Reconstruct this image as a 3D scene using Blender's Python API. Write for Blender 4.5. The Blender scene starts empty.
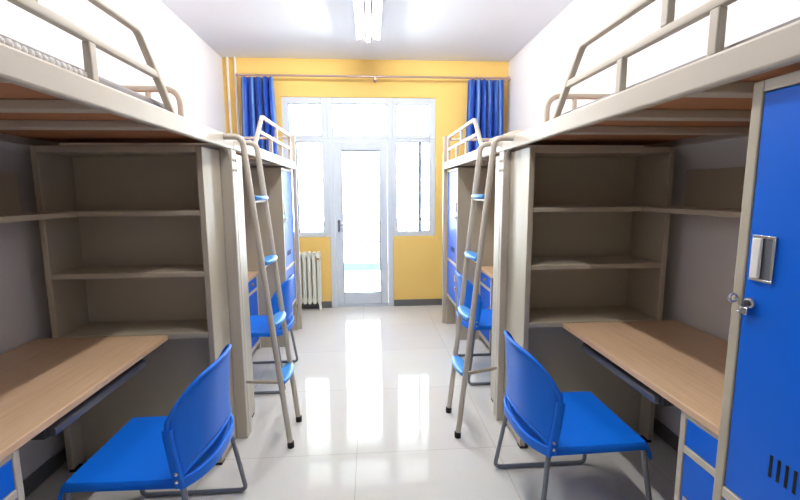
import bpy, bmesh, math, random
from mathutils import Vector, Matrix

random.seed(7)
S = bpy.context.scene
COL = S.collection
PI = math.pi

# ------------------------------------------------------------------ measures
XL, XR, D, H, YB = -1.7103, 1.7334, 5.431, 3.058, -1.7      # room
LB = 2.095                                                   # loft bed length
SIDE = {-1: dict(A=0.7576, p=2.477, wall=1.7103, book_w=0.064, book_v=0.260, desk_x=1.052),
        +1: dict(A=0.7984, p=2.549, wall=1.7334, book_w=0.042, book_v=0.313, desk_x=1.060)}

# ------------------------------------------------------------------ materials
def lin(c):
    return tuple(((v / 255) / 12.92 if v / 255 <= 0.04045 else ((v / 255 + 0.055) / 1.055) ** 2.4) for v in c)

def mat(name, rgb, rough=0.5, metal=0.0, spec=0.5, bump=0.0, bscale=200.0, var=0.0, vscale=6.0, coat=0.0):
    m = bpy.data.materials.new(name)
    m.use_nodes = True
    nt = m.node_tree
    b = nt.nodes['Principled BSDF']
    c = lin(rgb)
    b.inputs['Base Color'].default_value = (*c, 1)
    b.inputs['Roughness'].default_value = rough
    b.inputs['Metallic'].default_value = metal
    b.inputs['Specular IOR Level'].default_value = spec
    b.inputs['Coat Weight'].default_value = coat
    b.inputs['Coat Roughness'].default_value = 0.12
    tc = nt.nodes.new('ShaderNodeTexCoord')
    if var:
        n = nt.nodes.new('ShaderNodeTexNoise')
        n.inputs['Scale'].default_value = vscale
        n.inputs['Detail'].default_value = 4
        nt.links.new(tc.outputs['Object'], n.inputs['Vector'])
        mx = nt.nodes.new('ShaderNodeMix')
        mx.data_type = 'RGBA'
        mx.inputs[6].default_value = (*[v * (1 - var) for v in c], 1)
        mx.inputs[7].default_value = (*[min(1, v * (1 + var)) for v in c], 1)
        nt.links.new(n.outputs['Fac'], mx.inputs[0])
        nt.links.new(mx.outputs[2], b.inputs['Base Color'])
    if bump:
        n2 = nt.nodes.new('ShaderNodeTexNoise')
        n2.inputs['Scale'].default_value = bscale
        nt.links.new(tc.outputs['Object'], n2.inputs['Vector'])
        bp = nt.nodes.new('ShaderNodeBump')
        bp.inputs['Strength'].default_value = bump
        bp.inputs['Distance'].default_value = 0.002
        nt.links.new(n2.outputs['Fac'], bp.inputs['Height'])
        nt.links.new(bp.outputs['Normal'], b.inputs['Normal'])
    return m

M = {}
M['white_wall'] = mat('white_wall', (225, 223, 224), 0.85, bump=0.08, bscale=90, var=0.01)
M['ceiling'] = mat('ceiling_paint', (232, 239, 248), 0.9, bump=0.05, bscale=90)
M['yellow'] = mat('yellow_wall', (251, 212, 122), 0.75, bump=0.08, bscale=90, var=0.015)
M['skirt'] = mat('grey_skirting_tile', (112, 112, 112), 0.3, var=0.06)
M['steel'] = mat('beige_powder_coat', (200, 190, 175), 0.36, bump=0.04, bscale=400, var=0.01)
M['panel'] = mat('beige_sheet_steel', (188, 178, 158), 0.34, bump=0.03, bscale=300, var=0.012)
M['blue_door'] = mat('blue_powder_coat', (0, 104, 226), 0.36, spec=0.3, bump=0.03, bscale=350, var=0.02)
M['blue_plastic'] = mat('blue_plastic', (6, 116, 236), 0.42, spec=0.35, bump=0.05, bscale=600)
M['step_blue'] = mat('step_blue', (70, 150, 226), 0.35, bump=0.1, bscale=300)
M['chrome'] = mat('chrome', (205, 205, 208), 0.18, metal=1.0)
M['brass'] = mat('brass', (190, 150, 80), 0.3, metal=1.0)
M['leg_grey'] = mat('grey_leg_coat', (126, 130, 140), 0.35, metal=0.35)
M['dark_metal'] = mat('dark_metal', (74, 76, 80), 0.4, metal=0.2)
M['tray'] = mat('tray_grey', (118, 120, 126), 0.3, metal=0.2)
M['rubber'] = mat('black_rubber', (18, 18, 20), 0.6)
M['slot'] = mat('black_slot', (6, 8, 14), 0.8)
M['ply'] = mat('plywood', (182, 124, 86), 0.6, var=0.12, vscale=9)
M['upvc'] = mat('white_upvc', (220, 228, 236), 0.3)
M['gasket'] = mat('grey_gasket', (98, 114, 132), 0.5)
M['radiator'] = mat('radiator_enamel', (236, 238, 226), 0.32)
M['pipe'] = mat('white_pipe', (238, 236, 232), 0.4)
M['rod'] = mat('rose_steel_rod', (206, 178, 172), 0.28, metal=0.75)
M['mat_grey'] = mat('grey_mat', (146, 142, 142), 0.8, bump=0.2, bscale=300)
M['mat_white'] = mat('white_edging', (240, 236, 232), 0.7)
M['cream'] = mat('cream_quilt', (196, 184, 168), 0.8, bump=0.3, bscale=60)
M['lamp_body'] = mat('lamp_white', (240, 240, 240), 0.4)
M['balcony'] = mat('balcony_white', (232, 236, 240), 0.6, var=0.02)
M['balcony_blue'] = mat('balcony_pale_blue', (86, 120, 140), 0.4)
M['rail_grey'] = mat('grey_railing_paint', (96, 104, 114), 0.5)
M['facade'] = mat('pale_facade', (226, 222, 216), 0.8, var=0.03)
M['facade_glass'] = mat('facade_glass', (150, 170, 190), 0.2)

def wood():
    m = mat('beech_laminate', (208, 164, 124), 0.36)
    nt = m.node_tree
    b = nt.nodes['Principled BSDF']
    tc = nt.nodes.new('ShaderNodeTexCoord')
    mp = nt.nodes.new('ShaderNodeMapping')
    mp.inputs['Scale'].default_value = (90, 2.2, 90)
    n = nt.nodes.new('ShaderNodeTexNoise')
    n.inputs['Scale'].default_value = 1.6
    n.inputs['Detail'].default_value = 6
    r = nt.nodes.new('ShaderNodeValToRGB')
    r.color_ramp.elements[0].position = 0.3
    r.color_ramp.elements[0].color = (*lin((210, 174, 138)), 1)
    r.color_ramp.elements[1].position = 0.72
    r.color_ramp.elements[1].color = (*lin((228, 194, 158)), 1)
    nt.links.new(tc.outputs['Object'], mp.inputs[0])
    nt.links.new(mp.outputs[0], n.inputs['Vector'])
    nt.links.new(n.outputs['Fac'], r.inputs[0])
    nt.links.new(r.outputs[0], b.inputs['Base Color'])
    return m
M['wood'] = wood()
M['wood_edge'] = mat('beech_edge_band', (222, 186, 150), 0.4)

def floor_mat():
    m = mat('glossy_cream_tile', (224, 216, 204), 0.07)
    nt = m.node_tree
    b = nt.nodes['Principled BSDF']
    b.inputs['IOR'].default_value = 1.25
    tc = nt.nodes.new('ShaderNodeTexCoord')
    mp = nt.nodes.new('ShaderNodeMapping')
    mp.inputs['Location'].default_value = (0.094, -2.27 + 1.6, 0)
    br = nt.nodes.new('ShaderNodeTexBrick')
    br.offset = 0.0
    br.inputs['Scale'].default_value = 1.0
    br.inputs['Brick Width'].default_value = 0.8
    br.inputs['Row Height'].default_value = 0.8
    br.inputs['Mortar Size'].default_value = 0.0022
    br.inputs['Mortar Smooth'].default_value = 0.3
    br.inputs['Color1'].default_value = (*lin((222, 219, 213)), 1)
    br.inputs['Color2'].default_value = (*lin((218, 214, 208)), 1)
    br.inputs['Mortar'].default_value = (*lin((190, 184, 176)), 1)
    no = nt.nodes.new('ShaderNodeTexNoise')
    no.inputs['Scale'].default_value = 5
    no.inputs['Detail'].default_value = 5
    mx = nt.nodes.new('ShaderNodeMix')
    mx.data_type = 'RGBA'
    mx.blend_type = 'MULTIPLY'
    mx.inputs[0].default_value = 0.08
    nt.links.new(tc.outputs['Object'], mp.inputs[0])
    nt.links.new(mp.outputs[0], br.inputs['Vector'])
    nt.links.new(tc.outputs['Object'], no.inputs['Vector'])
    nt.links.new(br.outputs['Color'], mx.inputs[6])
    nt.links.new(no.outputs['Color'], mx.inputs[7])
    nt.links.new(mx.outputs[2], b.inputs['Base Color'])
    bp = nt.nodes.new('ShaderNodeBump')
    bp.inputs['Strength'].default_value = 0.02
    n2 = nt.nodes.new('ShaderNodeTexNoise')
    n2.inputs['Scale'].default_value = 3
    nt.links.new(tc.outputs['Object'], n2.inputs['Vector'])
    nt.links.new(n2.outputs['Fac'], bp.inputs['Height'])
    nt.links.new(bp.outputs['Normal'], b.inputs['Normal'])
    return m
M['floor'] = floor_mat()

def curtain_mat():
    m = mat('blue_satin', (62, 130, 228), 0.32)
    nt = m.node_tree
    b = nt.nodes['Principled BSDF']
    b.inputs['Sheen Weight'].default_value = 0.3
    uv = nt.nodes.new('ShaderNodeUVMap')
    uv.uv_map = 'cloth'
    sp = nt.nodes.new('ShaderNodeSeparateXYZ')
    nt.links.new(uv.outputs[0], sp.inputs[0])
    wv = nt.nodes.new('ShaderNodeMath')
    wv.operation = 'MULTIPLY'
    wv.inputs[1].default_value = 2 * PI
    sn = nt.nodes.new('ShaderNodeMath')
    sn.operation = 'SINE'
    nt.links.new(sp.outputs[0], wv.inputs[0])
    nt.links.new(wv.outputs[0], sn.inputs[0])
    rp = nt.nodes.new('ShaderNodeValToRGB')  # pale stripes painted into the blue for light streaks along the folds
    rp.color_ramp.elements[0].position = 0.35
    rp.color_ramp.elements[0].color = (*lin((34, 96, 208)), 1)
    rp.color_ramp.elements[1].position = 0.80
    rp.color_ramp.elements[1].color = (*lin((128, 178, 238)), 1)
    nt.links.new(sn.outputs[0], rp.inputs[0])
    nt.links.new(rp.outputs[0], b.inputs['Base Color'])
    tr = nt.nodes.new('ShaderNodeBsdfTranslucent')
    tr.inputs['Color'].default_value = (*lin((90, 160, 245)), 1)
    ms = nt.nodes.new('ShaderNodeMixShader')
    ms.inputs[0].default_value = 0.4
    out = nt.nodes['Material Output']
    nt.links.new(b.outputs[0], ms.inputs[1])
    nt.links.new(tr.outputs[0], ms.inputs[2])
    nt.links.new(ms.outputs[0], out.inputs[0])
    return m
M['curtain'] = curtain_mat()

def glass_mat():
    m = bpy.data.materials.new('clear_glass')
    m.use_nodes = True
    nt = m.node_tree
    nt.nodes.remove(nt.nodes['Principled BSDF'])
    t = nt.nodes.new('ShaderNodeBsdfTransparent')
    t.inputs['Color'].default_value = (0.95, 0.97, 0.97, 1)
    g = nt.nodes.new('ShaderNodeBsdfGlossy')
    g.inputs['Roughness'].default_value = 0.02
    f = nt.nodes.new('ShaderNodeFresnel')
    f.inputs['IOR'].default_value = 1.45
    ms = nt.nodes.new('ShaderNodeMixShader')
    nt.links.new(f.outputs[0], ms.inputs[0])
    nt.links.new(t.outputs[0], ms.inputs[1])
    nt.links.new(g.outputs[0], ms.inputs[2])
    nt.links.new(ms.outputs[0], nt.nodes['Material Output'].inputs[0])
    return m
M['glass'] = glass_mat()

def emit_mat(name, rgb, k):
    m = bpy.data.materials.new(name)
    m.use_nodes = True
    nt = m.node_tree
    nt.nodes.remove(nt.nodes['Principled BSDF'])
    e = nt.nodes.new('ShaderNodeEmission')
    e.inputs[0].default_value = (*rgb, 1)
    e.inputs[1].default_value = k
    nt.links.new(e.outputs[0], nt.nodes['Material Output'].inputs[0])
    return m
LAMP_K = 180.0
SKY_K = 13.0
M['tube'] = emit_mat('lit_tube', (1.0, 0.98, 0.955), LAMP_K)
M['tube_far'] = emit_mat('lit_tube_dimmer', (0.99, 0.99, 1.0), LAMP_K * 1.15)

# ------------------------------------------------------------------ geometry helpers
class MB:
    """collects boxes, sweeps, lathes and grids; build() links them as ONE mesh object"""
    def __init__(self):
        self.v, self.f = [], []

    def add(self, vs, fs):
        o = len(self.v)
        self.v += [tuple(p) for p in vs]
        self.f += [tuple(i + o for i in f) for f in fs]
        return self

    def box(self, x0, x1, y0, y1, z0, z1):
        x0, x1 = min(x0, x1), max(x0, x1)
        y0, y1 = min(y0, y1), max(y0, y1)
        z0, z1 = min(z0, z1), max(z0, z1)
        vs = [(x, y, z) for z in (z0, z1) for y in (y0, y1) for x in (x0, x1)]
        return self.add(vs, [(0, 2, 3, 1), (4, 5, 7, 6), (0, 1, 5, 4), (2, 6, 7, 3), (0, 4, 6, 2), (1, 3, 7, 5)])

    def sweep(self, path, prof, binormal=None, closed=False):
        """sweep a closed profile [(a, b)] along path; a runs along binormal, b along the in-plane normal"""
        P = [Vector(p) for p in path]
        n, k = len(P), len(prof)
        vs = []
        B = Vector(binormal).normalized() if binormal is not None else None
        for i in range(n):
            if closed:
                t = (P[(i + 1) % n] - P[i]).normalized() + (P[i] - P[i - 1]).normalized()
            elif i == 0:
                t = P[1] - P[0]
            elif i == n - 1:
                t = P[-1] - P[-2]
            else:
                t = (P[i + 1] - P[i]).normalized() + (P[i] - P[i - 1]).normalized()
            t.normalize()
            if B is None:
                B = t.orthogonal().normalized()
            b = (B - t * B.dot(t)).normalized()
            if binormal is None:
                B = b
            nn = b.cross(t)
            vs += [P[i] + b * q[0] + nn * q[1] for q in prof]
        fs = []
        m = n if closed else n - 1
        for i in range(m):
            for j in range(k):
                a, c = i * k, ((i + 1) % n) * k
                fs.append((a + j, a + (j + 1) % k, c + (j + 1) % k, c + j))
        if not closed:
            fs.append(tuple(range(k - 1, -1, -1)))
            fs.append(tuple(range((n - 1) * k, n * k)))
        return self.add(vs, fs)

    def tube(self, path, r, seg=12, binormal=None, closed=False):
        return self.sweep(path, [(r * math.cos(2 * PI * j / seg), r * math.sin(2 * PI * j / seg)) for j in range(seg)], binormal, closed)

    def lathe(self, prof, center, axis='z', seg=20):
        """prof = [(radius, height)]"""
        c = Vector(center)
        vs, fs = [], []
        for (r, h) in prof:
            for j in range(seg):
                a = 2 * PI * j / seg
                p = (r * math.cos(a), r * math.sin(a), h)
                if axis == 'x':
                    p = (p[2], p[0], p[1])
                elif axis == 'y':
                    p = (p[0], p[2], p[1])
                vs.append(c + Vector(p))
        n = len(prof)
        for i in range(n - 1):
            for j in range(seg):
                fs.append((i * seg + j, i * seg + (j + 1) % seg, (i + 1) * seg + (j + 1) % seg, (i + 1) * seg + j))
        fs.append(tuple(range(seg - 1, -1, -1)))
        fs.append(tuple(range((n - 1) * seg, n * seg)))
        return self.add(vs, fs)

    def grid(self, fn, nu, nv):
        vs = [fn(i / (nu - 1), j / (nv - 1)) for j in range(nv) for i in range(nu)]
        fs = [(j * nu + i, j * nu + i + 1, (j + 1) * nu + i + 1, (j + 1) * nu + i) for j in range(nv - 1) for i in range(nu - 1)]
        return self.add(vs, fs)

    def build(self, name, m, parent=None, bevel=0.0, seg=2, smooth=True, solid=0.0, subsurf=0, origin=None, fix=True):
        me = bpy.data.meshes.new(name)
        base = Vector(origin) if origin is not None else Vector((0, 0, 0))
        if parent is not None:
            base = Vector(parent['_w']) if '_w' in parent else base
        me.from_pydata([tuple(Vector(p) - base) for p in self.v], [], self.f)
        if fix:
            bm = bmesh.new()
            bm.from_mesh(me)
            bmesh.ops.recalc_face_normals(bm, faces=bm.faces)
            bm.to_mesh(me)
            bm.free()
        me.materials.append(M[m] if isinstance(m, str) else m)
        if smooth:
            for p in me.polygons:
                p.use_smooth = True
            me.set_sharp_from_angle(angle=math.radians(38))
        o = bpy.data.objects.new(name, me)
        COL.objects.link(o)
        if parent is not None:
            o.parent = parent
        else:
            o.location = base
        o['_w'] = list(base)
        if solid:
            md = o.modifiers.new('thickness', 'SOLIDIFY')
            md.thickness = solid
            md.offset = 0
        if bevel:
            md = o.modifiers.new('bevel', 'BEVEL')
            md.width = bevel
            md.segments = seg
            md.limit_method = 'ANGLE'
            md.angle_limit = math.radians(50)
        if subsurf:
            md = o.modifiers.new('smooth', 'SUBSURF')
            md.levels = subsurf
            md.render_levels = subsurf
        return o

def thing(name, label, cat, loc, group=None):
    o = bpy.data.objects.new(name, None)
    o.empty_display_size = 0.1
    COL.objects.link(o)
    o.location = loc
    o['_w'] = list(loc)
    return tag(o, label, cat, group)

def tag(o, label, cat, group=None):
    o['label'] = label
    o['category'] = cat
    if group:
        o['group'] = group
    return o

def struct(o, label=None):
    o['kind'] = 'structure'
    if label:
        o['label'] = label
    return o

def rrect(a, b, r=0.004, n=3):
    """rounded rectangle profile with half sizes a, b"""
    out = []
    for cx, cy, s in ((a - r, b - r, 0), (-a + r, b - r, 1), (-a + r, -b + r, 2), (a - r, -b + r, 3)):
        for k in range(n + 1):
            t = PI / 2 * (s + k / n)
            out.append((cx + r * math.cos(t), cy + r * math.sin(t)))
    return out

def fillet(pts, r, n=7):
    """round the corners of a polyline; r is one radius or one per inner corner"""
    P = [Vector(p) for p in pts]
    out = [P[0]]
    for i in range(1, len(P) - 1):
        rr = r[i - 1] if isinstance(r, (list, tuple)) else r
        a, b, c = P[i - 1], P[i], P[i + 1]
        u, w = (a - b).normalized(), (c - b).normalized()
        ang = u.angle(w)
        d = min(rr / math.tan(ang / 2), (a - b).length * 0.49, (c - b).length * 0.49)
        p0, p1 = b + u * d, b + w * d
        for k in range(n + 1):
            t = k / n
            out.append(p0 * (1 - t) ** 2 + b * 2 * t * (1 - t) + p1 * t * t)
    out.append(P[-1])
    return out

# ------------------------------------------------------------------ room shell
T = 0.2
struct(MB().box(XL - T, XR + T, YB - T, D + T, -0.12, 0.0).build('floor', 'floor'), 'glossy cream tiled floor reflecting the windows')
struct(MB().box(XL - T, XR + T, YB - T, D + T, H, H + 0.12).build('ceiling', 'ceiling'))
struct(MB().box(XL - T, XL, YB, D, 0, H).build('wall_left', 'white_wall'))
struct(MB().box(XR, XR + T, YB, D, 0, H).build('wall_right', 'white_wall'))
struct(MB().box(XL - T, XR + T, YB - T, YB, 0, H).build('wall_front', 'white_wall'))
WX0, WX1, DX0, DX1 = -1.048, 0.832, -0.507, 0.296           # window group, door opening
SILL, WTOP, TRAN = 0.915, 2.62, 2.13
wb = MB()
wb.box(XL - T, WX0, D, D + T, 0, H)
wb.box(WX1, XR + T, D, D + T, 0, H)
wb.box(WX0, WX1, D, D + T, WTOP, H)
wb.box(WX0, DX0, D, D + T, 0, SILL)
wb.box(DX1, WX1, D, D + T, 0, SILL)
struct(wb.build('wall_back', 'yellow'), 'yellow painted wall around the balcony windows')
bb = 0.085
struct(MB().box(XL, XL + 0.012, YB, D, 0, bb).build('baseboard_left', 'skirt', bevel=0.002))
struct(MB().box(XR - 0.012, XR, YB, D, 0, bb).build('baseboard_right', 'skirt', bevel=0.002))
struct(MB().box(XL + 0.012, DX0, D - 0.012, D, 0, bb).build('baseboard_back', 'skirt', bevel=0.002))
struct(MB().box(DX1, XR - 0.012, D - 0.012, D, 0, bb).build('baseboard_back', 'skirt', bevel=0.002))

FY0, FY1 = D + 0.012, D + 0.072
def window(name, x0, x1, z0, z1, fw, label, sash=None):
    """frame of four members, glass pane, optional thin sash mullion"""
    l, r, b, t = fw
    m = MB()
    m.box(x0, x0 + l, FY0, FY1, z0, z1)
    m.box(x1 - r, x1, FY0, FY1, z0, z1)
    m.box(x0 + l, x1 - r, FY0, FY1, z0, z0 + b)
    m.box(x0 + l, x1 - r, FY0, FY1, z1 - t, z1)
    o = struct(m.build(name, 'upvc', origin=((x0 + x1) / 2, FY0, z0), bevel=0.006), label)
    g = MB().box(x0 + l, x1 - r, FY0 + 0.03, FY0 + 0.036, z0 + b, z1 - t).build('glass_pane', 'glass', o)
    if sash is not None:
        MB().box(sash - 0.015, sash + 0.015, FY0 + 0.012, FY0 + 0.055, z0 + b, z1 - t).build('mullion', 'gasket', o, bevel=0.003)
    gk = MB()
    for (a0, a1, c0, c1) in ((x0 + l, x0 + l + 0.006, z0 + b, z1 - t), (x1 - r - 0.006, x1 - r, z0 + b, z1 - t),
                             (x0 + l, x1 - r, z1 - t - 0.006, z1 - t), (x0 + l, x1 - r, z0 + b, z0 + b + 0.006)):
        gk.box(a0, a1, FY0 + 0.02, FY0 + 0.03, c0, c1)
    gk.build('gasket', 'gasket', o)
    return o
window('window_1', WX0, DX0, SILL, TRAN, (0.07, 0.069, 0.06, 0.04), 'left casement window beside the balcony door', -0.90)
window('window_2', DX1, WX1, SILL, TRAN, (0.046, 0.07, 0.06, 0.04), 'right casement window beside the balcony door', 0.64)
window('window_3', WX0, DX0, TRAN, WTOP, (0.07, 0.069, 0.04, 0.075), 'fixed light above the left window')
window('window_4', DX0, DX1, TRAN, WTOP, (0.068, 0.076, 0.04, 0.075), 'fixed light above the balcony door')
window('window_5', DX1, WX1, TRAN, WTOP, (0.046, 0.07, 0.04, 0.075), 'fixed light above the right window')
# balcony door: fixed frame, leaf, pane, handle
m = MB()
m.box(DX0, DX0 + 0.068, FY0, FY1, 0, TRAN)
m.box(DX1 - 0.07, DX1, FY0, FY1, 0, TRAN)
m.box(DX0 + 0.068, DX1 - 0.07, FY0, FY1, TRAN - 0.055, TRAN)
m.box(DX0 + 0.068, DX1 - 0.07, FY0, FY1 + 0.02, 0, 0.035)
door = struct(m.build('door_1', 'upvc', origin=((DX0 + DX1) / 2, FY0, 0), bevel=0.006), 'white framed glass balcony door in the middle of the yellow wall')
lx0, lx1, lz0, lz1 = DX0 + 0.071, DX1 - 0.073, 0.038, TRAN - 0.058
gx0, gx1, gz0, gz1 = -0.345, 0.131, 0.175, 1.99
m = MB()
m.box(lx0, gx0, FY0 - 0.004, FY1 - 0.006, lz0, lz1)
m.box(gx1, lx1, FY0 - 0.004, FY1 - 0.006, lz0, lz1)
m.box(gx0, gx1, FY0 - 0.004, FY1 - 0.006, lz0, gz0)
m.box(gx0, gx1, FY0 - 0.004, FY1 - 0.006, gz1, lz1)
leaf = m.build('door_leaf', 'upvc', door, bevel=0.007)
MB().box(gx0, gx1, FY0 + 0.026, FY0 + 0.032, gz0, gz1).build('glass_pane', 'glass', leaf)
m = MB()
for (a0, a1, c0, c1) in ((gx0, gx0 + 0.007, gz0, gz1), (gx1 - 0.007, gx1, gz0, gz1), (gx0, gx1, gz0, gz0 + 0.012), (gx0, gx1, gz1 - 0.012, gz1)):
    m.box(a0, a1, FY0 + 0.012, FY0 + 0.026, c0, c1)
m.build('gasket', 'gasket', leaf)
m = MB()
m.box(-0.405, -0.375, FY0 - 0.014, FY0 - 0.004, 0.98, 1.13)
m.tube(fillet([(-0.39, FY0 - 0.012, 1.075), (-0.39, FY0 - 0.055, 1.075), (-0.275, FY0 - 0.055, 1.068)], 0.015), 0.009)
m.build('door_handle', 'chrome', leaf, bevel=0.003)

# ------------------------------------------------------------------ outside: balcony and a far block
struct(MB().box(-2.6, 2.6, D + T, D + T + 1.45, -0.14, -0.02).build('floor_balcony', 'balcony'), 'pale balcony floor beyond the glass door')
struct(MB().box(-2.8, 2.8, D + T, D + T + 1.6, 2.86, 3.0).build('ceiling_balcony', 'balcony'), 'pale slab over the balcony')
struct(MB().box(-2.8, -2.6, D + T, D + T + 1.6, -0.14, 2.86).build('wall_balcony_left', 'balcony'), 'left end wall of the balcony')
struct(MB().box(2.6, 2.8, D + T, D + T + 1.6, -0.14, 2.86).build('wall_balcony_right', 'balcony'), 'right end wall of the balcony')
par = thing('balcony_railing', 'balcony railing with thin vertical bars and pale blue base band beyond the glass door', 'railing', (0, D + 1.58, -0.02))
YP = D + 1.58
MB().box(-2.6, 2.6, YP - 0.04, YP + 0.04, -0.02, 0.20).build('curb', 'balcony', par, bevel=0.01)
MB().box(-2.6, 2.6, YP - 0.046, YP + 0.046, 0.20, 0.32).build('coping', 'balcony_blue', par, bevel=0.008)
MB().box(-2.6, 2.6, YP - 0.025, YP + 0.025, 1.00, 1.05).build('top_rail', 'upvc', par, bevel=0.006)
MB().box(-2.6, 2.6, YP - 0.02, YP + 0.02, 0.66, 0.69).build('middle_rail', 'rail_grey', par, bevel=0.005)
for i in range(25):
    x = -1.8 + i * 0.15
    MB().box(x - 0.009, x + 0.009, YP - 0.009, YP + 0.009, 0.32, 1.0).build('baluster', 'rail_grey', par)
for x in (-1.25, -0.45, 0.35, 1.15):
    MB().box(x - 0.018, x + 0.018, YP - 0.018, YP + 0.018, 1.05, 2.86).build('upright', 'rail_grey', par, bevel=0.004)
bld = thing('apartment_building', 'pale apartment block far outside beyond the balcony railing', 'building', (-1.5, 42, -14))
MB().box(-16, 9, 42, 52, -14, 12).build('facade', 'facade', bld)
for i in range(5):
    for j in range(4):
        x, z = -8 + i * 3.1, -3.0 + j * 3.0
        w = MB().box(x, x + 1.5, 41.9, 41.99, z, z + 1.5).build('window_frame', 'upvc', bld)
        MB().box(x + 0.1, x + 1.4, 41.86, 41.9, z + 0.1, z + 1.4).build('window_glass', 'facade_glass', w)

# ------------------------------------------------------------------ side units, drawn once in (w, v, z)
class Unit:
    """w = depth behind the aisle face of the posts, v = distance from the middle posts, z = height"""
    def __init__(self, s, e):
        c = SIDE[s]
        self.s, self.e, self.A, self.p, self.c = s, e, c['A'], c['p'], c
        self.W = c['wall'] - c['A']
    def x(self, w):
        return self.s * (self.A + w)
    def y(self, v):
        return self.p + self.e * v
    def pt(self, w, v, z):
        return (self.x(w), self.y(v), z)
    def box(self, m, w0, w1, v0, v1, z0, z1):
        return m.box(self.x(w0), self.x(w1), self.y(v0), self.y(v1), z0, z1)

ZR0, ZR1 = 1.712, 1.785                   # aisle side rail
SIDE_W = {-1: 'left', 1: 'right'}
END_W = {-1: 'near', 1: 'far'}

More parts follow.
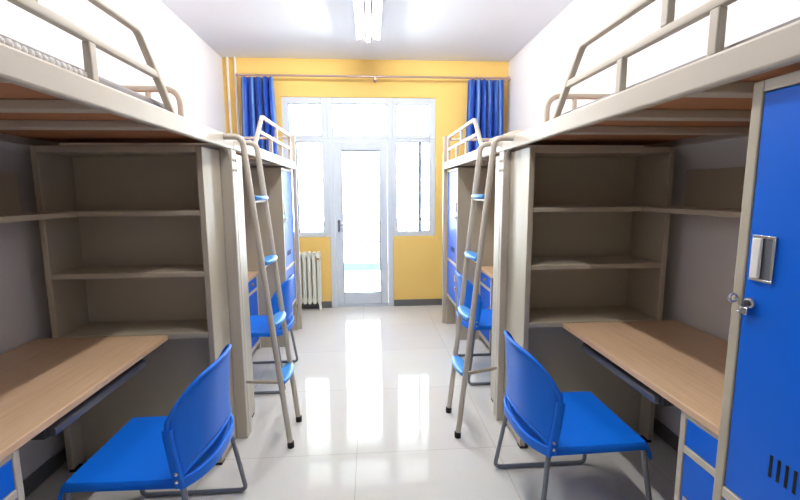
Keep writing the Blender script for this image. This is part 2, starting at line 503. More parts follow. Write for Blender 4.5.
def loft_bed(s, e, label):
    u = Unit(s, e)
    W = u.W
    # posts: near bed [-.04, 0] and [2.055, 2.095]; far bed [.04, .08] and [2.095, 2.135]
    va, vb = (-0.04, 2.055) if e < 0 else (0.042, LB)
    t = thing('loft_bed', label, 'loft bed', u.pt(W / 2, 1.05, 0), 'beige metal loft beds')
    WP = W - 0.018                        # wall-side face of the rear posts
    for w0, v0, ztop in ((0.0, va, ZR0), (0.0, vb, 2.065), (WP - 0.04, va, 2.0), (WP - 0.04, vb, 2.065)):
        m = MB()
        pw = u.c['book_w'] + 0.004 if (e < 0 and w0 == 0.0 and ztop < 2) else 0.04
        u.box(m, w0, w0 + pw, v0, v0 + 0.04, 0.012, ztop)
        po = m.build('post', 'steel', t, bevel=0.005)
        m = MB()
        u.box(m, w0 - 0.001, w0 + pw + 0.001, v0 - 0.001, v0 + 0.041, 0.0, 0.014)
        m.build('foot_cap', 'steel', po, bevel=0.002)
        if w0 == 0.0 and ztop < 2:
            m = MB()
            sgn = 1
            vedge = v0 + 0.04
            # small curved gusset under the rail
            prof = []
            for k in range(7):
                a = PI / 2 * k / 6
                prof.append((vedge + 0.055 * (1 - math.sin(a)), ZR0 - 0.06 * (1 - math.cos(a))))
            prof.append((vedge, ZR0))
            vs = [u.pt(w, q[0], q[1]) for w in (0.012, 0.028) for q in prof]
            k = len(prof)
            fs = [tuple(range(k)), tuple(range(2 * k - 1, k - 1, -1))] + [(i, (i + 1) % k, k + (i + 1) % k, k + i) for i in range(k)]
            m.add(vs, fs)
            m.build('gusset', 'steel', t)
            m = MB()
            for z in (1.655, 1.60):
                m.lathe([(0.009, 0), (0.009, 0.004), (0.005, 0.007)], u.pt(0.0, v0 + 0.02, z), 'x') if s < 0 else m.lathe([(0.009, 0), (0.009, -0.004), (0.005, -0.007)], u.pt(0.0, v0 + 0.02, z), 'x')
            m.build('bolt', 'steel', po)
    # rails
    r0, r1 = (va, vb) if e < 0 else (va, vb)
    m = MB()
    u.box(m, 0.0, 0.03, r0, r1, ZR0, ZR1)
    m.build('side_rail', 'steel', t, bevel=0.008, seg=3)
    m = MB()
    u.box(m, WP - 0.035, WP - 0.005, va + 0.04, vb, ZR0, ZR1)
    m.build('side_rail', 'steel', t, bevel=0.006)
    for v0 in (va + 0.004, vb + 0.004):
        m = MB()
        u.box(m, 0.04 if v0 > 1 else 0.03, WP - 0.04, v0, v0 + 0.028, ZR0 + 0.002, ZR1)
        m.build('end_rail', 'steel', t, bevel=0.004)
    base = 0.37
    for k in range(4):
        v = 0.70 + 0.365 * k
        m = MB()
        u.box(m, 0.03, WP - 0.035, v, v + 0.06, ZR0 + 0.002, ZR0 + 0.03)
        m.build('cross_bar', 'steel', t, bevel=0.003)
    m = MB()
    u.box(m, 0.031, WP - 0.036, va + 0.042, vb - 0.002, ZR0 + 0.031, ZR0 + 0.045)
    m.build('bed_board', 'ply', t)
    # guard rail over the half away from the ladder
    if e < 0:
        foot, bend, end = 0.675, 0.895, 1.99
        lows, ups = (1.165, 1.548, 1.85), (1.37, 1.72)
    else:
        foot, bend, end = 0.545, 0.79, 1.86
        lows, ups = (1.06, 1.45), (1.265,)
    wg, zt, zm = 0.014, 2.02, 1.90
    path = fillet([u.pt(wg, foot, ZR1 - 0.002), u.pt(wg, bend, zt), u.pt(wg, end, zt), u.pt(wg, end, ZR1 - 0.002)], [0.045, 0.05])
    g = MB().sweep(path, rrect(0.0125, 0.0125, 0.005), (1, 0, 0)).build('guard_rail', 'steel', t)
    tm = foot + (bend - foot) * (zm - ZR1) / (zt - ZR1)
    MB().sweep([u.pt(wg, tm + 0.008, zm), u.pt(wg, end - 0.01, zm)], rrect(0.0115, 0.0125, 0.004), (1, 0, 0)).build('middle_bar', 'steel', g)
    for v in lows:
        m = MB()
        u.box(m, wg - 0.011, wg + 0.011, v - 0.015, v + 0.015, ZR1 - 0.002, zm - 0.012)
        m.build('guard_post', 'steel', g, bevel=0.004)
    for v in ups:
        m = MB()
        u.box(m, wg - 0.011, wg + 0.011, v - 0.015, v + 0.015, zm + 0.012, zt - 0.011)
        m.build('guard_post', 'steel', g, bevel=0.004)
    # low rail across the ladder end, tall head rail across the other end
    if e < 0:
        vv, w0, w1, zt2 = 0.03, 0.240, WP - 0.10, 2.02
        path = fillet([u.pt(w0, vv, ZR1 - 0.001), u.pt(w0, vv, zt2), u.pt(w1, vv, zt2), u.pt(w1, vv, ZR1 - 0.001)], 0.085)
        h = MB().sweep(path, rrect(0.016, 0.016, 0.009), (0, 1, 0)).build('head_rail', 'steel', t)
        for w in (0.405, 0.60):
            MB().tube([u.pt(w, vv, ZR1 - 0.001), u.pt(w, vv, zt2 - 0.012)], 0.014).build('head_rail_bar', 'steel', h)
    vv = vb + 0.02
    m = MB()
    m.sweep([u.pt(0.04, vv, 2.03), u.pt(WP - 0.04, vv, 2.03)], rrect(0.0125, 0.0125, 0.005), (0, 1, 0))
    h = m.build('head_rail', 'steel', t)
    for w in (0.26, 0.46, 0.66):
        MB().tube([u.pt(w, vv, ZR1 - 0.001), u.pt(w, vv, 2.019)], 0.009).build('head_rail_bar', 'steel', h)
    return t

def bookcase(s, e, label):
    u = Unit(s, e)
    w0 = u.c['book_w']
    if e < 0:
        va, vf = 0.003, u.c['book_v']
    else:
        va, vf = 0.086, 0.30
        w0 = 0.033 if s < 0 else 0.042
    w1 = w0 + 0.80
    t = thing('bookcase', label, 'bookcase', u.pt((w0 + w1) / 2, (va + vf) / 2, 0), 'beige steel bookcases under the loft beds')
    st = 0.03
    for a in (w0, w1 - st):
        m = MB()
        u.box(m, a, a + st, va, vf, 0.018, 1.703)
        m.build('side_panel', 'panel', t, bevel=0.003)
    m = MB()
    u.box(m, w0 + st, w1 - st, va, vf, 1.672, 1.703)
    m.build('top_panel', 'panel', t, bevel=0.003)
    for z0, z1 in ((1.360, 1.385), (1.046, 1.074), (0.722, 0.752)):
        m = MB()
        u.box(m, w0 + st, w1 - st, va + 0.014, vf - (0.002 if z1 > 1 else 0.0), z0, z1)
        m.build('shelf', 'panel', t, bevel=0.003)
    m = MB()
    u.box(m, w0 + st, w1 - st, va, va + 0.012, 0.75, 1.672)
    m.build('back_panel', 'panel', t)
    m = MB()
    u.box(m, w0 + st, w1 - st, vf - 0.105, vf - 0.09, 0.018, 0.722)
    m.build('front_panel', 'panel', t)
    for a in (w0 + 0.004, w1 - 0.05):
        for v in (va + 0.006, vf - 0.052):
            m = MB()
            u.box(m, a, a + 0.046, v, v + 0.046, 0.0, 0.018)
            m.build('foot', 'rubber', t)
    return t

def desk(s, e, v0, v1, label, tray=None):
    u = Unit(s, e)
    wf = u.c['desk_x'] - u.A
    t = thing('desk', label, 'desk', u.pt((wf + u.W) / 2, (v0 + v1) / 2, 0.72), 'wood topped desks')
    m = MB()
    u.box(m, wf + 0.004, u.W - 0.014, v0, v1, 0.721, 0.746)
    m.build('desk_top', 'wood', t, bevel=0.003)
    m = MB()
    u.box(m, wf, wf + 0.004, v0, v1, 0.721, 0.746)
    m.build('edge_band', 'wood_edge', t, bevel=0.0015)
    m = MB()
    u.box(m, u.W - 0.05, u.W - 0.016, v0 + 0.004, v1, 0.68, 0.721)
    m.build('wall_batten', 'steel', t, bevel=0.002)
    if tray:
        a, b = tray
        m = MB()
        # shallow tray with a rolled front lip
        u.box(m, wf + 0.045, wf + 0.33, a, b, 0.655, 0.660)
        tr = m.build('keyboard_tray', 'tray', t)
        m = MB()
        m.sweep([u.pt(wf + 0.042, a, 0.664), u.pt(wf + 0.042, b, 0.664)], rrect(0.012, 0.015, 0.008), (1, 0, 0))
        m.build('tray_lip', 'tray', tr)
        for v in (a - 0.022, b + 0.003):
            m = MB()
            u.box(m, wf + 0.05, wf + 0.36, v, v + 0.019, 0.650, 0.721)
            m.build('tray_runner', 'dark_metal', t, bevel=0.002)
    return t

def wall_shelf(s, e, v0, v1, label):
    u = Unit(s, e)
    w0 = 0.685 if s > 0 else 0.675
    t = thing('wall_shelf', label, 'shelf', u.pt((w0 + u.W) / 2, (v0 + v1) / 2, 1.36), 'beige wall shelves over the desks')
    m = MB()
    u.box(m, w0, u.W - 0.001, v0, v1, 1.360, 1.385)
    m.build('shelf_board', 'panel', t, bevel=0.003)
    m = MB()
    u.box(m, u.W - 0.022, u.W - 0.001, v0, v1, 1.385, 1.577)
    m.build('back_board', 'panel', t, bevel=0.002)
    return t

def drawer_unit(s, e, v0, v1, label):
    u = Unit(s, e)
    w0 = u.c['desk_x'] - u.A + 0.008
    w1 = w0 + 0.48
    t = thing('drawer_unit', label, 'drawer unit', u.pt((w0 + w1) / 2, (v0 + v1) / 2, 0), 'blue fronted drawer units under the desks')
    f = 0.024
    m = MB()
    u.box(m, w0, w1, v0, v0 + f, 0.0, 0.720)
    u.box(m, w0, w1, v1 - f, v1, 0.0, 0.720)
    u.box(m, w0, w1, v0 + f, v1 - f, 0.700, 0.720)
    u.box(m, w0, w1, v0 + f, v1 - f, 0.574, 0.600)
    u.box(m, w0, w1, v0 + f, v1 - f, 0.06, 0.10)
    u.box(m, w1 - 0.01, w1, v0 + f, v1 - f, 0.1, 0.7)
    m.build('carcass', 'steel', t, bevel=0.003)
    m = MB()
    u.box(m, w0 + 0.003, w0 + 0.022, v0 + f + 0.002, v1 - f - 0.002, 0.602, 0.698)
    d = m.build('drawer', 'blue_door', t, bevel=0.003)
    vm = (v0 + v1) / 2
    sx = 'x'
    k = -s
    MB().lathe([(0.013, 0.0), (0.013, 0.006 * k), (0.009, 0.014 * k), (0.004, 0.016 * k)], u.pt(w0 + 0.003, vm, 0.655), sx).build('drawer_lock', 'brass', d)
    m = MB()
    u.box(m, w0 + 0.003, w0 + 0.022, v0 + f + 0.002, v1 - f - 0.002, 0.102, 0.572)
    d = m.build('cupboard_door', 'blue_door', t, bevel=0.003)
    va = v0 + f + 0.018
    m = MB()
    u.box(m, w0 - 0.003, w0 + 0.004, va, va + 0.05, 0.37, 0.425)
    h = m.build('pull_plate', 'chrome', d, bevel=0.002)
    m = MB()
    u.box(m, w0 - 0.0045, w0 - 0.003, va + 0.01, va + 0.04, 0.38, 0.415)
    m.build('finger_recess', 'dark_metal', h)
    return t

def locker(s, e, v0, v1, label):
    u = Unit(s, e)
    w0, w1 = 0.042, u.W - 0.085
    t = thing('locker', label, 'locker', u.pt((w0 + w1) / 2, (v0 + v1) / 2, 0), 'tall lockers with blue doors')
    f, st = 0.026, 0.018
    for a, b in ((v0, v0 + f), (v1 - f, v1)):
        m = MB()
        u.box(m, w0, w1, a, b, 0.0, 1.703)
        m.build('side_panel', 'panel', t, bevel=0.003)
    m = MB()
    u.box(m, w0, w1, v0 + f, v1 - f, 1.678, 1.703)
    m.build('top_panel', 'steel', t, bevel=0.003)
    m = MB()
    u.box(m, w0, w1, v0 + f, v1 - f, 0.735, 0.763)
    m.build('middle_rail', 'steel', t, bevel=0.003)
    m = MB()
    u.box(m, w0, w1, v0 + f, v1 - f, 0.33, 0.358)
    m.build('bottom_shelf', 'steel', t, bevel=0.003)
    m = MB()
    u.box(m, w1 - 0.012, w1, v0 + f, v1 - f, 0.02, 1.678)
    m.build('back_panel', 'panel', t)
    k = -s
    for z0, z1, kind in ((0.765, 1.676, 'upper'), (0.360, 0.733, 'lower')):
        m = MB()
        u.box(m, w0 + 0.002, w0 + 0.022, v0 + f + 0.002, v1 - f - 0.002, z0, z1)
        d = m.build('door', 'blue_door', t, bevel=0.0035)
        va = v0 + f + 0.014
        zc = 1.324 if kind == 'upper' else 0.62
        hh = 0.05 if kind == 'upper' else 0.04
        # recessed pull: plate rim, dark recess, vertical grip
        m = MB()
        u.box(m, w0 - 0.003, w0 + 0.003, va, va + 0.055, zc + hh - 0.006, zc + hh)
        u.box(m, w0 - 0.003, w0 + 0.003, va, va + 0.055, zc - hh, zc - hh + 0.006)
        u.box(m, w0 - 0.003, w0 + 0.003, va + 0.049, va + 0.055, zc - hh + 0.006, zc + hh - 0.006)
        u.box(m, w0 - 0.003, w0 + 0.003, va, va + 0.004, zc - hh + 0.006, zc + hh - 0.006)
        h = m.build('handle', 'chrome', d, bevel=0.001)
        m = MB()
        u.box(m, w0 - 0.0005, w0 + 0.002, va + 0.004, va + 0.049, zc - hh + 0.006, zc + hh - 0.006)
        m.build('handle_recess', 'leg_grey', h)
        m = MB()
        u.box(m, w0 - 0.008, w0 - 0.001, va + 0.005, va + 0.027, zc - hh + 0.006, zc + hh - 0.006)
        m.build('grip', 'mat_white', h, bevel=0.003)
        zl = 1.222 if kind == 'upper' else 0.52
        m = MB()
        m.lathe([(0.013, 0.0), (0.013, 0.007 * k), (0.010, 0.011 * k)], u.pt(w0 + 0.002, va + 0.010, zl), 'x')
        u.box(m, w0 - 0.012, w0 - 0.002, va - 0.004, va + 0.014, zl - 0.026, zl - 0.010)
        u.box(m, w0 - 0.010, w0 - 0.004, va - 0.016, va + 0.002, zl - 0.026, zl - 0.021)
        lk = m.build('lock', 'chrome', d, bevel=0.001)
        MB().lathe([(0.007, 0.0), (0.007, 0.003 * k)], u.pt(w0 - 0.009, va + 0.010, zl), 'x').build('lock_core', 'dark_metal', lk)
        if kind == 'upper':
            ring = [u.pt(w0 - 0.010 - 0.009 * math.cos(a), v0 + 0.014, zl + 0.004 + 0.009 * math.sin(a)) for a in [2 * PI * i / 16 for i in range(16)]]
            MB().tube(ring, 0.003, 8, closed=True, binormal=(0, 1, 0)).build('hasp_ring', 'chrome', t)
            for i in range(11):
                v = v0 + f + 0.106 + 0.0175 * i
                m = MB()
                u.box(m, w0 + 0.0012, w0 + 0.004, v, v + 0.0065, 0.864, 0.913)
                m.build('vent_slot', 'slot', d)
    return t

# ------------------------------------------------------------------ ladders
def ladder(s, y1, y2, foot, label):
    A = SIDE[s]['A']
    t = thing('ladder', label, 'ladder', (s * foot, (y1 + y2) / 2, 0), 'ladders up to the loft beds')
    slope, zt = 0.105, 1.765
    X = lambda z: s * (foot + slope * z)
    for y in (y1, y2):
        path = fillet([(s * (A - 0.001), y, zt), (X(zt), y, zt), (X(0.03), y, 0.03)], 0.055, 10)
        st = MB().tube(path, 0.016, 14, (0, 1, 0)).build('stringer', 'steel', t)
        MB().lathe([(0.019, 0), (0.020, 0.01), (0.019, 0.034), (0.016, 0.036)], (X(0), y, 0)).build('rubber_foot', 'rubber', t)
    for z in (1.437, 1.078, 0.722, 0.385):
        c = X(z)
        r = MB().tube([(c, y1 + 0.012, z - 0.012), (c, y2 - 0.012, z - 0.012)], 0.011).build('rung', 'steel', t)
        # blue tread cap, wide in the middle and narrowing to the stringers
        def f(a, b):
            yy = y1 + 0.017 + (y2 - y1 - 0.034) * b
            hw = 0.022 + 0.020 * math.sin(PI * b) ** 0.6
            an = 2 * PI * a
            px = hw * (abs(math.cos(an)) ** 0.6) * (1 if math.cos(an) >= 0 else -1)
            pz = 0.013 * (abs(math.sin(an)) ** 0.6) * (1 if math.sin(an) >= 0 else -1)
            return (c + px, yy, z + 0.006 + pz)
        m = MB()
        n, k = 24, 11
        vs = [f(i / n, j / (k - 1)) for j in range(k) for i in range(n)]
        fs = [(j * n + i, j * n + (i + 1) % n, (j + 1) * n + (i + 1) % n, (j + 1) * n + i) for j in range(k - 1) for i in range(n)]
        fs += [tuple(range(n - 1, -1, -1)), tuple(range((k - 1) * n, k * n))]
        m.add(vs, fs)
        m.build('tread', 'step_blue', r)
    z = 0.395
    MB().tube([(s * (A - 0.0115), SIDE[s]['p'] + 0.012, z - 0.04), (X(z), y1 + 0.012, z)], 0.0115).build('standoff_bar', 'steel', t)
    return t

# ------------------------------------------------------------------ chairs
def chair_meshes():
    """shell and sled frame in local axes: x towards the desk, y sideways, z up"""
    P = {}
    hw = 0.25
    def back_x(sv, z):
        q = min(1, max(0, (z - 0.44) / 0.2))
        return -0.272 + (0.072 + 0.032 * q) * abs(sv) ** 3.0 - 0.018 * max(0, (z - 0.5) / 0.3) ** 2
    def back_pt(a, b):
        sv = 2 * a - 1
        zt = 0.818 - 0.140 * abs(sv) ** 5
        zb = 0.514 - 0.057 * abs(sv) ** 4
        z = zb + (zt - zb) * b
        return Vector((back_x(sv, z), sv * hw, z))
    P['backrest'] = MB().grid(back_pt, 25, 15)
    # rolled rim round the backrest
    edge = [back_pt(a / 24, 1) for a in range(25)] + [back_pt(1, 1 - b / 14) for b in range(1, 15)] + \
           [back_pt(1 - a / 24, 0) for a in range(1, 25)] + [back_pt(0, b / 14) for b in range(1, 14)]
    P['rim'] = MB().tube(edge, 0.0085, 10, closed=True)
    # side uprights join back and seat
    up = []
    for sg in (-1, 1):
        a = 0 if sg < 0 else 1
        pts = [Vector((-0.200, sg * hw * 0.985, 0.430))] + [back_pt(a, b / 8) for b in range(0, 8)]
        m = MB()
        m.sweep(pts, rrect(0.010, 0.017, 0.008), (0, 1, 0))
        up.append(m)
    P['uprights'] = up
    def seat_pt(a, b):
        sv = 2 * a - 1
        xr = -0.200 - 0.075 * (1 - abs(sv) ** 3.0)
        xf = 0.205
        if b < 0.86:
            q = b / 0.86
            x = xr + (xf - xr) * q
            z = 0.447 - 0.014 * math.sin(PI * q) * (1 - sv * sv)
        else:
            q = (b - 0.86) / 0.14
            x = xf + 0.018 * math.sin(q * PI / 2)
            z = 0.447 - 0.018 * (1 - math.cos(q * PI / 2)) - 0.028 * q
        wy = hw - 0.012 * min(1, b)
        z -= 0.022 * max(0, (abs(sv) - 0.92) / 0.08) ** 1.5
        return Vector((x, sv * wy, z))
    P['seat'] = MB().grid(seat_pt, 29, 29)
    lip = [seat_pt(a / 28, 0) for a in range(29)]
    m = MB()
    m.sweep([Vector((p.x - 0.002, p.y, 0.440)) for p in lip], rrect(0.022, 0.008, 0.006), (0, 0, 1))
    P['lip'] = m
    fr = []
    for sg in (-1, 1):
        y0, y1 = sg * 0.236, sg * 0.292
        path = fillet([(-0.205, y0, 0.440), (-0.262, y1, 0.012), (0.236, y1, 0.012), (0.190, y0, 0.425)], [0.03, 0.03])
        fr.append(MB().tube(path, 0.0105, 12))
    P['frames'] = fr
    P['bars'] = [MB().tube([(x, -0.228, z), (x, 0.228, z)], 0.009, 10) for x, z in ((-0.12, 0.424), (0.15, 0.424))]
    P['stubs'] = [MB().tube([(x0, sg * 0.205, 0.424), (x1, sg * 0.205, 0.424)], 0.009, 10) for sg in (-1, 1) for x0, x1 in ((-0.18, 0.19),)]
    P['screws'] = [MB().lathe([(0.007, 0), (0.007, 0.003 * sg), (0.004, 0.005 * sg)], (-0.199, sg * 0.266, z), 'y', 10) for sg in (-1, 1) for z in (0.462, 0.492)]
    return P

def make_chair(label, loc, rot):
    P = chair_meshes()
    t = thing('chair', label, 'chair', (0, 0, 0), 'blue plastic chairs at the desks')
    b = P['backrest'].build('backrest', 'blue_plastic', t, solid=0.009)
    P['rim'].build('backrest_rim', 'blue_plastic', b)
    for m in P['uprights']:
        m.build('upright', 'blue_plastic', t)
    st = P['seat'].build('seat', 'blue_plastic', t, solid=0.012)
    P['lip'].build('seat_lip', 'blue_plastic', st)
    for m in P['frames']:
        m.build('sled_leg', 'leg_grey', t)
    for m in P['stubs']:
        m.build('seat_rail', 'leg_grey', t)
    for m in P['bars']:
        m.build('cross_bar', 'leg_grey', t)
    for m in P['screws']:
        m.build('screw', 'chrome', t)
    t.location = loc
    t.rotation_euler = (0, 0, rot)
    return t

def copy_chair(src, label, loc, rot):
    r = src.copy()
    COL.objects.link(r)
    r.location, r.rotation_euler = loc, (0, 0, rot)
    r['label'] = label
    for ch in list(src.children):
        c = ch.copy()
        COL.objects.link(c)
        c.parent = r
        for g in list(ch.children):
            d = g.copy()
            COL.objects.link(d)
            d.parent = c
    return r

# ------------------------------------------------------------------ furnish the room
loft_bed(-1, -1, 'beige metal loft bed filling the near left, white fringed mat on it')
loft_bed(+1, -1, 'beige metal loft bed filling the near right, above the big blue locker door')
loft_bed(-1, +1, 'far left loft bed with guard rail in front of the left blue curtain')
loft_bed(+1, +1, 'far right loft bed with guard rail in front of the right blue curtain')

bookcase(-1, -1, 'open beige bookcase at the end of the near left desk')
bookcase(+1, -1, 'open beige bookcase at the end of the near right desk')
bookcase(-1, +1, 'back-to-back bookcase of far left bay, bright side panel behind left ladder')
bookcase(+1, +1, 'back-to-back bookcase of far right bay, bright side panel behind right ladder')

desk(-1, -1, SIDE[-1]['book_v'] + 0.002, 1.60, 'long wood topped desk at the near left', tray=(0.43, 1.03))
desk(+1, -1, SIDE[1]['book_v'] + 0.002, 1.628, 'long wood topped desk beside the large blue locker at the near right', tray=(0.475, 1.055))
desk(-1, +1, 0.302, 1.552, 'wood topped desk of the far left bay, seen behind the left ladder')
desk(+1, +1, 0.302, 1.532, 'wood topped desk of the far right bay, seen behind the right ladder')

wall_shelf(-1, -1, SIDE[-1]['book_v'] + 0.002, 1.60, 'beige wall shelf with back board above the near left desk')
wall_shelf(+1, -1, SIDE[1]['book_v'] + 0.002, 1.628, 'beige wall shelf with back board above the near right desk')

drawer_unit(-1, -1, 1.207, 1.59, 'drawer unit with blue fronts under the near left desk at the photo edge')
drawer_unit(+1, -1, 1.222, 1.61, 'drawer unit with blue fronts under the near right desk beside the locker')
drawer_unit(-1, +1, 1.19, 1.55, 'small drawer unit with blue fronts under the far left desk')
drawer_unit(+1, +1, 1.12, 1.53, 'small drawer unit with blue fronts under the far right desk')

locker(+1, -1, 1.630, 2.050, 'large blue doored locker at the right edge with chrome handle and vent slots')
locker(-1, +1, 1.555, 2.085, 'far left locker with blue doors beside the radiator')
locker(+1, +1, 1.535, 2.085, 'far right locker with blue doors beside the yellow wall')

ladder(-1, 2.363, 2.651, 0.480, 'beige ladder with blue treads leaning on the left beds')
ladder(+1, 2.388, 2.686, 0.510, 'beige ladder with blue treads leaning on the right beds')

c0 = make_chair('blue plastic chair with grey sled legs at the near right desk', (0.908, 1.785, 0), math.radians(0))
copy_chair(c0, 'blue plastic chair with grey sled legs at the near left desk', (-0.893, 1.705, 0), PI)
copy_chair(c0, 'blue plastic chair behind the right ladder at the far right desk', (0.995, 3.36, 0), math.radians(0))
copy_chair(c0, 'blue plastic chair behind the left ladder at the far left desk', (-0.91, 3.345, 0), PI)

# mats and bedding on the boards
ZB = ZR0 + 0.046
def sleeping_mat(s, e, v0, v1, top, label, fringe=None):
    u = Unit(s, e)
    t = thing('sleeping_mat', label, 'mat', u.pt(0.45, (v0 + v1) / 2, ZB))
    m = MB()
    u.box(m, 0.040, u.W - 0.07, v0, v1, ZB, top)
    m.build('pad', 'mat_grey', t, bevel=0.012, seg=3)
    if fringe:
        m = MB()
        v = fringe[0]
        while v < fringe[1]:
            r = 0.0085 + random.uniform(-0.001, 0.001)
            c = u.pt(0.024, v, ZR1 + 0.011)
            m.lathe([(r * math.sin(PI * q / 6) + 1e-4, -r * math.cos(PI * q / 6) * 1.25) for q in range(7)], c, 'z', 8)
            v += 0.021
        m.build('fringe', 'mat_white', t)
    return t
sleeping_mat(-1, -1, 0.62, 2.00, 1.822, 'thin grey sleeping mat with white bobbled edge on the near left bed', (1.16, 2.0))
sleeping_mat(+1, -1, 0.62, 2.00, 1.808, 'thin plain grey sleeping mat on the near right bed')

u = Unit(1, 1)
q = thing('folded_quilt', 'cream quilt lying on the far right bed behind the right ladder', 'quilt', u.pt(0.4, 0.6, ZB))
def quilt_pt(a, b):
    w = 0.045 + 0.79 * a
    v = 0.10 + 0.85 * b
    e1 = min(1, min(a, 1 - a) / 0.12)
    e2 = min(1, min(b, 1 - b) / 0.14)
    h = 0.100 * math.sqrt(max(0, e1 * (2 - e1))) * math.sqrt(max(0, e2 * (2 - e2)))
    h *= 1 + 0.10 * math.sin(a * 21 + b * 5) * math.cos(b * 17)
    return u.pt(w, v, ZB + 0.002 + h)
qm = MB().grid(quilt_pt, 36, 36)
n = 36
ring = [i for i in range(n)] + [(j + 1) * n - 1 for j in range(1, n)] + [n * n - 1 - i for i in range(1, n)] + [(n - 1 - j) * n for j in range(1, n - 1)]
qm.f.append(tuple(reversed(ring)))
qm.build('cover', 'cream', q)

# ------------------------------------------------------------------ window wall furniture
YC = D - 0.12
rod = thing('curtain_rod', 'long rose coloured curtain rod across the yellow wall above the windows', 'curtain rod', (0, YC, 2.83))
MB().tube([(-1.50, YC, 2.832), (1.685, YC, 2.832)], 0.0125, 12).build('rod', 'rod', rod)
for sx, x in ((-1, -1.50), (1, 1.685)):
    MB().lathe([(0.012, 0), (0.022, 0.004 * sx), (0.024, 0.016 * sx), (0.016, 0.028 * sx), (0.006, 0.034 * sx)], (x, YC, 2.832), 'x', 14).build('finial', 'rod', rod)
for x in (-1.46, 0.085, 1.655):
    m = MB()
    m.tube([(x, YC, 2.815), (x, D - 0.004, 2.815)], 0.007)
    m.lathe([(0.022, 0), (0.022, -0.006), (0.012, -0.01)], (x, D, 2.815), 'y', 14)
    m.box(x - 0.006, x + 0.006, YC - 0.015, YC + 0.015, 2.795, 2.822)
    m.build('bracket', 'rod', rod)

def curtain(x0, x1, folds, label, seed):
    rnd = random.Random(seed)
    t = thing('curtain', label, 'curtain', ((x0 + x1) / 2, YC, 0.12), 'blue curtains at the ends of the rod')
    ph = [rnd.uniform(0, 6) for _ in range(4)]
    z1, z0 = 2.808, 0.12
    def f(a, b):
        z = z1 + (z0 - z1) * b
        hd = max(0, 1 - (z1 - z) / 0.16)                       # gathered heading
        sp = 1 + 0.10 * min(1, (z1 - z) / 0.8)
        xc = (x0 + x1) / 2
        x = xc + (x1 - x0) * (a - 0.5) * sp
        th = 2 * PI * folds * (a + 0.018 * math.sin(5 * a + ph[0]) + 0.012 * math.sin(3.1 * b * 2 + ph[1] + 9 * a))
        amp = 0.066 * (1 - 0.45 * hd) * (0.75 + 0.35 * math.sin(7 * a + ph[2]))
        sn = math.sin(th)
        y = YC - 0.004 + amp * math.copysign(abs(sn) ** 0.8, sn) + 0.008 * math.sin(2.2 * th + ph[3]) * (1 - hd)
        x += 0.010 * math.cos(th)
        return (x, y, z)
    nu, nv = folds * 16 + 1, 34
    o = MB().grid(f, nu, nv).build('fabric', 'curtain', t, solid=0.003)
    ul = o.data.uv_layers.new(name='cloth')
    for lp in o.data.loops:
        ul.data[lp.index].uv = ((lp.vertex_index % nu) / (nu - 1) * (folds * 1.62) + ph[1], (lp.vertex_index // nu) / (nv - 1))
    for k in range(folds):
        a = (k + 0.5) / folds
        x = x0 + (x1 - x0) * a
        ringp = [(x, YC + 0.016 * math.cos(q), 2.832 + 0.016 * math.sin(q)) for q in [2 * PI * i / 14 for i in range(14)]]
        r = MB().tube(ringp, 0.0022, 6, closed=True, binormal=(1, 0, 0)).build('curtain_ring', 'rod', t)
    return t
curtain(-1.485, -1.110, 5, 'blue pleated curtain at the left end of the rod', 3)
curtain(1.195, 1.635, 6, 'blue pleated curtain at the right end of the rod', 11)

for x, lab in ((-1.644, 'thin white vertical pipe in the left corner, the one nearest the side wall'),
               (-1.556, 'thin white vertical pipe on the yellow wall, the one nearest the left curtain')):
    p = MB().tube([(x, D - 0.03, 0.0), (x, D - 0.03, H)], 0.014, 14).build('heating_pipe', 'pipe', origin=(x, D - 0.03, 0))
    tag(p, lab, 'pipe', 'white heating pipes')

# cast column radiator
RX0, RX1 = -1.03, -0.615
t = thing('radiator', 'cream column radiator under the left window', 'radiator', ((RX0 + RX1) / 2, D - 0.09, 0))
nc = 7
pitch = (RX1 - RX0) / nc
for i in range(nc):
    xc = RX0 + pitch * (i + 0.5)
    m = MB()
    for yy in (D - 0.125, D - 0.055):
        m.sweep([(xc, yy, 0.125), (xc, yy, 0.70)], rrect(pitch * 0.36, 0.022, 0.012, 4), (1, 0, 0))
    for zc in (0.135, 0.695):
        prof = []
        for k in range(24):
            a = 2 * PI * k / 24
            prof.append((pitch * 0.40 * math.copysign(abs(math.cos(a)) ** 0.5, math.cos(a)), 0.047 * math.copysign(abs(math.sin(a)) ** 0.7, math.sin(a))))
        m.sweep([(xc, D - 0.15, zc), (xc, D - 0.142, zc), (xc, D - 0.038, zc), (xc, D - 0.03, zc)], prof, (1, 0, 0))
    m.build('column', 'radiator', t, bevel=0.004)
for zc in (0.135, 0.695):
    MB().tube([(RX0 + 0.01, D - 0.09, zc), (RX1 - 0.01, D - 0.09, zc)], 0.02).build('manifold', 'radiator', t)
for x in (RX0 + pitch * 0.5, RX1 - pitch * 0.5):
    m = MB()
    m.tube([(x, D - 0.13, 0.10), (x + 0.006, D - 0.14, 0.0)], 0.012)
    m.tube([(x, D - 0.05, 0.10), (x + 0.006, D - 0.045, 0.0)], 0.012)
    m.build('foot', 'radiator', t)
MB().lathe([(0.014, 0), (0.014, -0.012), (0.006, -0.018)], (RX1 - pitch * 0.5, D - 0.15, 0.66), 'y').build('air_valve', 'brass', t)

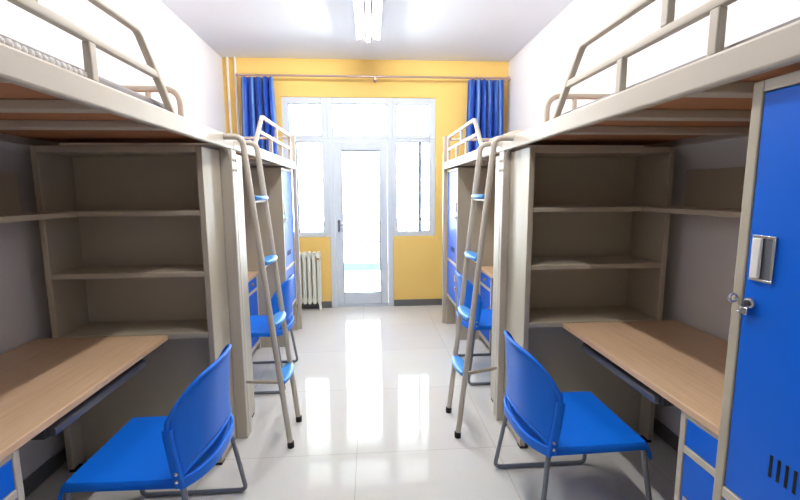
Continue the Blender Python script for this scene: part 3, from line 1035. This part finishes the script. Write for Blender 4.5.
# ------------------------------------------------------------------ ceiling lamps
def lamp(y0, y1, label, tube):
    t = thing('ceiling_lamp', label, 'ceiling lamp', (0.05, (y0 + y1) / 2, H), 'fluorescent ceiling lamps')
    m = MB()
    m.box(-0.035, 0.055, y0, y1, H - 0.03, H)
    m.build('housing', 'lamp_body', t, bevel=0.006)
    m = MB()
    vs = [(x, y, z) for y in (y0, y1) for x, z in ((-0.105, H - 0.046), (-0.03, H - 0.030), (0.05, H - 0.030), (0.125, H - 0.046), (0.125, H - 0.042), (0.05, H - 0.0265), (-0.03, H - 0.0265), (-0.105, H - 0.042))]
    m.add(vs, [(i, (i + 1) % 8, 8 + (i + 1) % 8, 8 + i) for i in range(8)] + [(0, 1, 6, 7), (1, 2, 5, 6), (2, 3, 4, 5), (15, 14, 9, 8), (14, 13, 10, 9), (13, 12, 11, 10)])
    m.build('reflector', 'lamp_body', t, smooth=False)
    m = MB()
    m.tube([(0.01, y0 + 0.03, H - 0.056), (0.01, y1 - 0.03, H - 0.056)], 0.0145, 14)
    m.build('tube', tube, t)
    for y in (y0 + 0.015, y1 - 0.015):
        MB().box(-0.010, 0.030, y - 0.015, y + 0.015, H - 0.076, H - 0.03).build('socket', 'lamp_body', t, bevel=0.004)
    return t
lamp(3.40, 4.62, 'lit white fluorescent lamp on the ceiling towards the yellow window wall', 'tube_far')
lamp(1.30, 2.52, 'lit fluorescent lamp on the ceiling between the two near loft beds', 'tube')

# ------------------------------------------------------------------ world, camera, view
w = bpy.data.worlds.new('daylight')
S.world = w
w.use_nodes = True
bg = w.node_tree.nodes['Background']
bg.inputs[0].default_value = (0.88, 0.95, 1.0, 1)
bg.inputs[1].default_value = SKY_K

pt, yw, rl = [math.radians(a) for a in (7.666, 3.9899, -0.3233)]
fw = Vector((math.sin(yw) * math.cos(pt), math.cos(yw) * math.cos(pt), -math.sin(pt)))
rt = Vector((math.cos(yw), -math.sin(yw), 0))
up = rt.cross(fw)
r2 = math.cos(rl) * rt + math.sin(rl) * up
u2 = -math.sin(rl) * rt + math.cos(rl) * up
cd = bpy.data.cameras.new('camera')
cam = bpy.data.objects.new('camera', cd)
COL.objects.link(cam)
R = Matrix((r2, u2, -fw)).transposed().to_4x4()
cam.matrix_world = Matrix.Translation((0, 0, 1.47)) @ R
cd.sensor_width = 36.0
cd.lens = 428.054 * 36.0 / 800.0
cd.clip_start = 0.02
S.camera = cam

for o in bpy.data.objects:
    if '_w' in o:
        del o['_w']
S.view_settings.view_transform = 'Standard'
S.view_settings.look = 'None'
S.view_settings.gamma = 1.0
S.view_settings.use_curve_mapping = False
S.view_settings.exposure = 0.55
S.cycles.use_denoising = True
S.cycles.max_bounces = 10
S.cycles.diffuse_bounces = 5
S.cycles.glossy_bounces = 5
S.cycles.transparent_max_bounces = 12
S.cycles.sample_clamp_indirect = 8.0
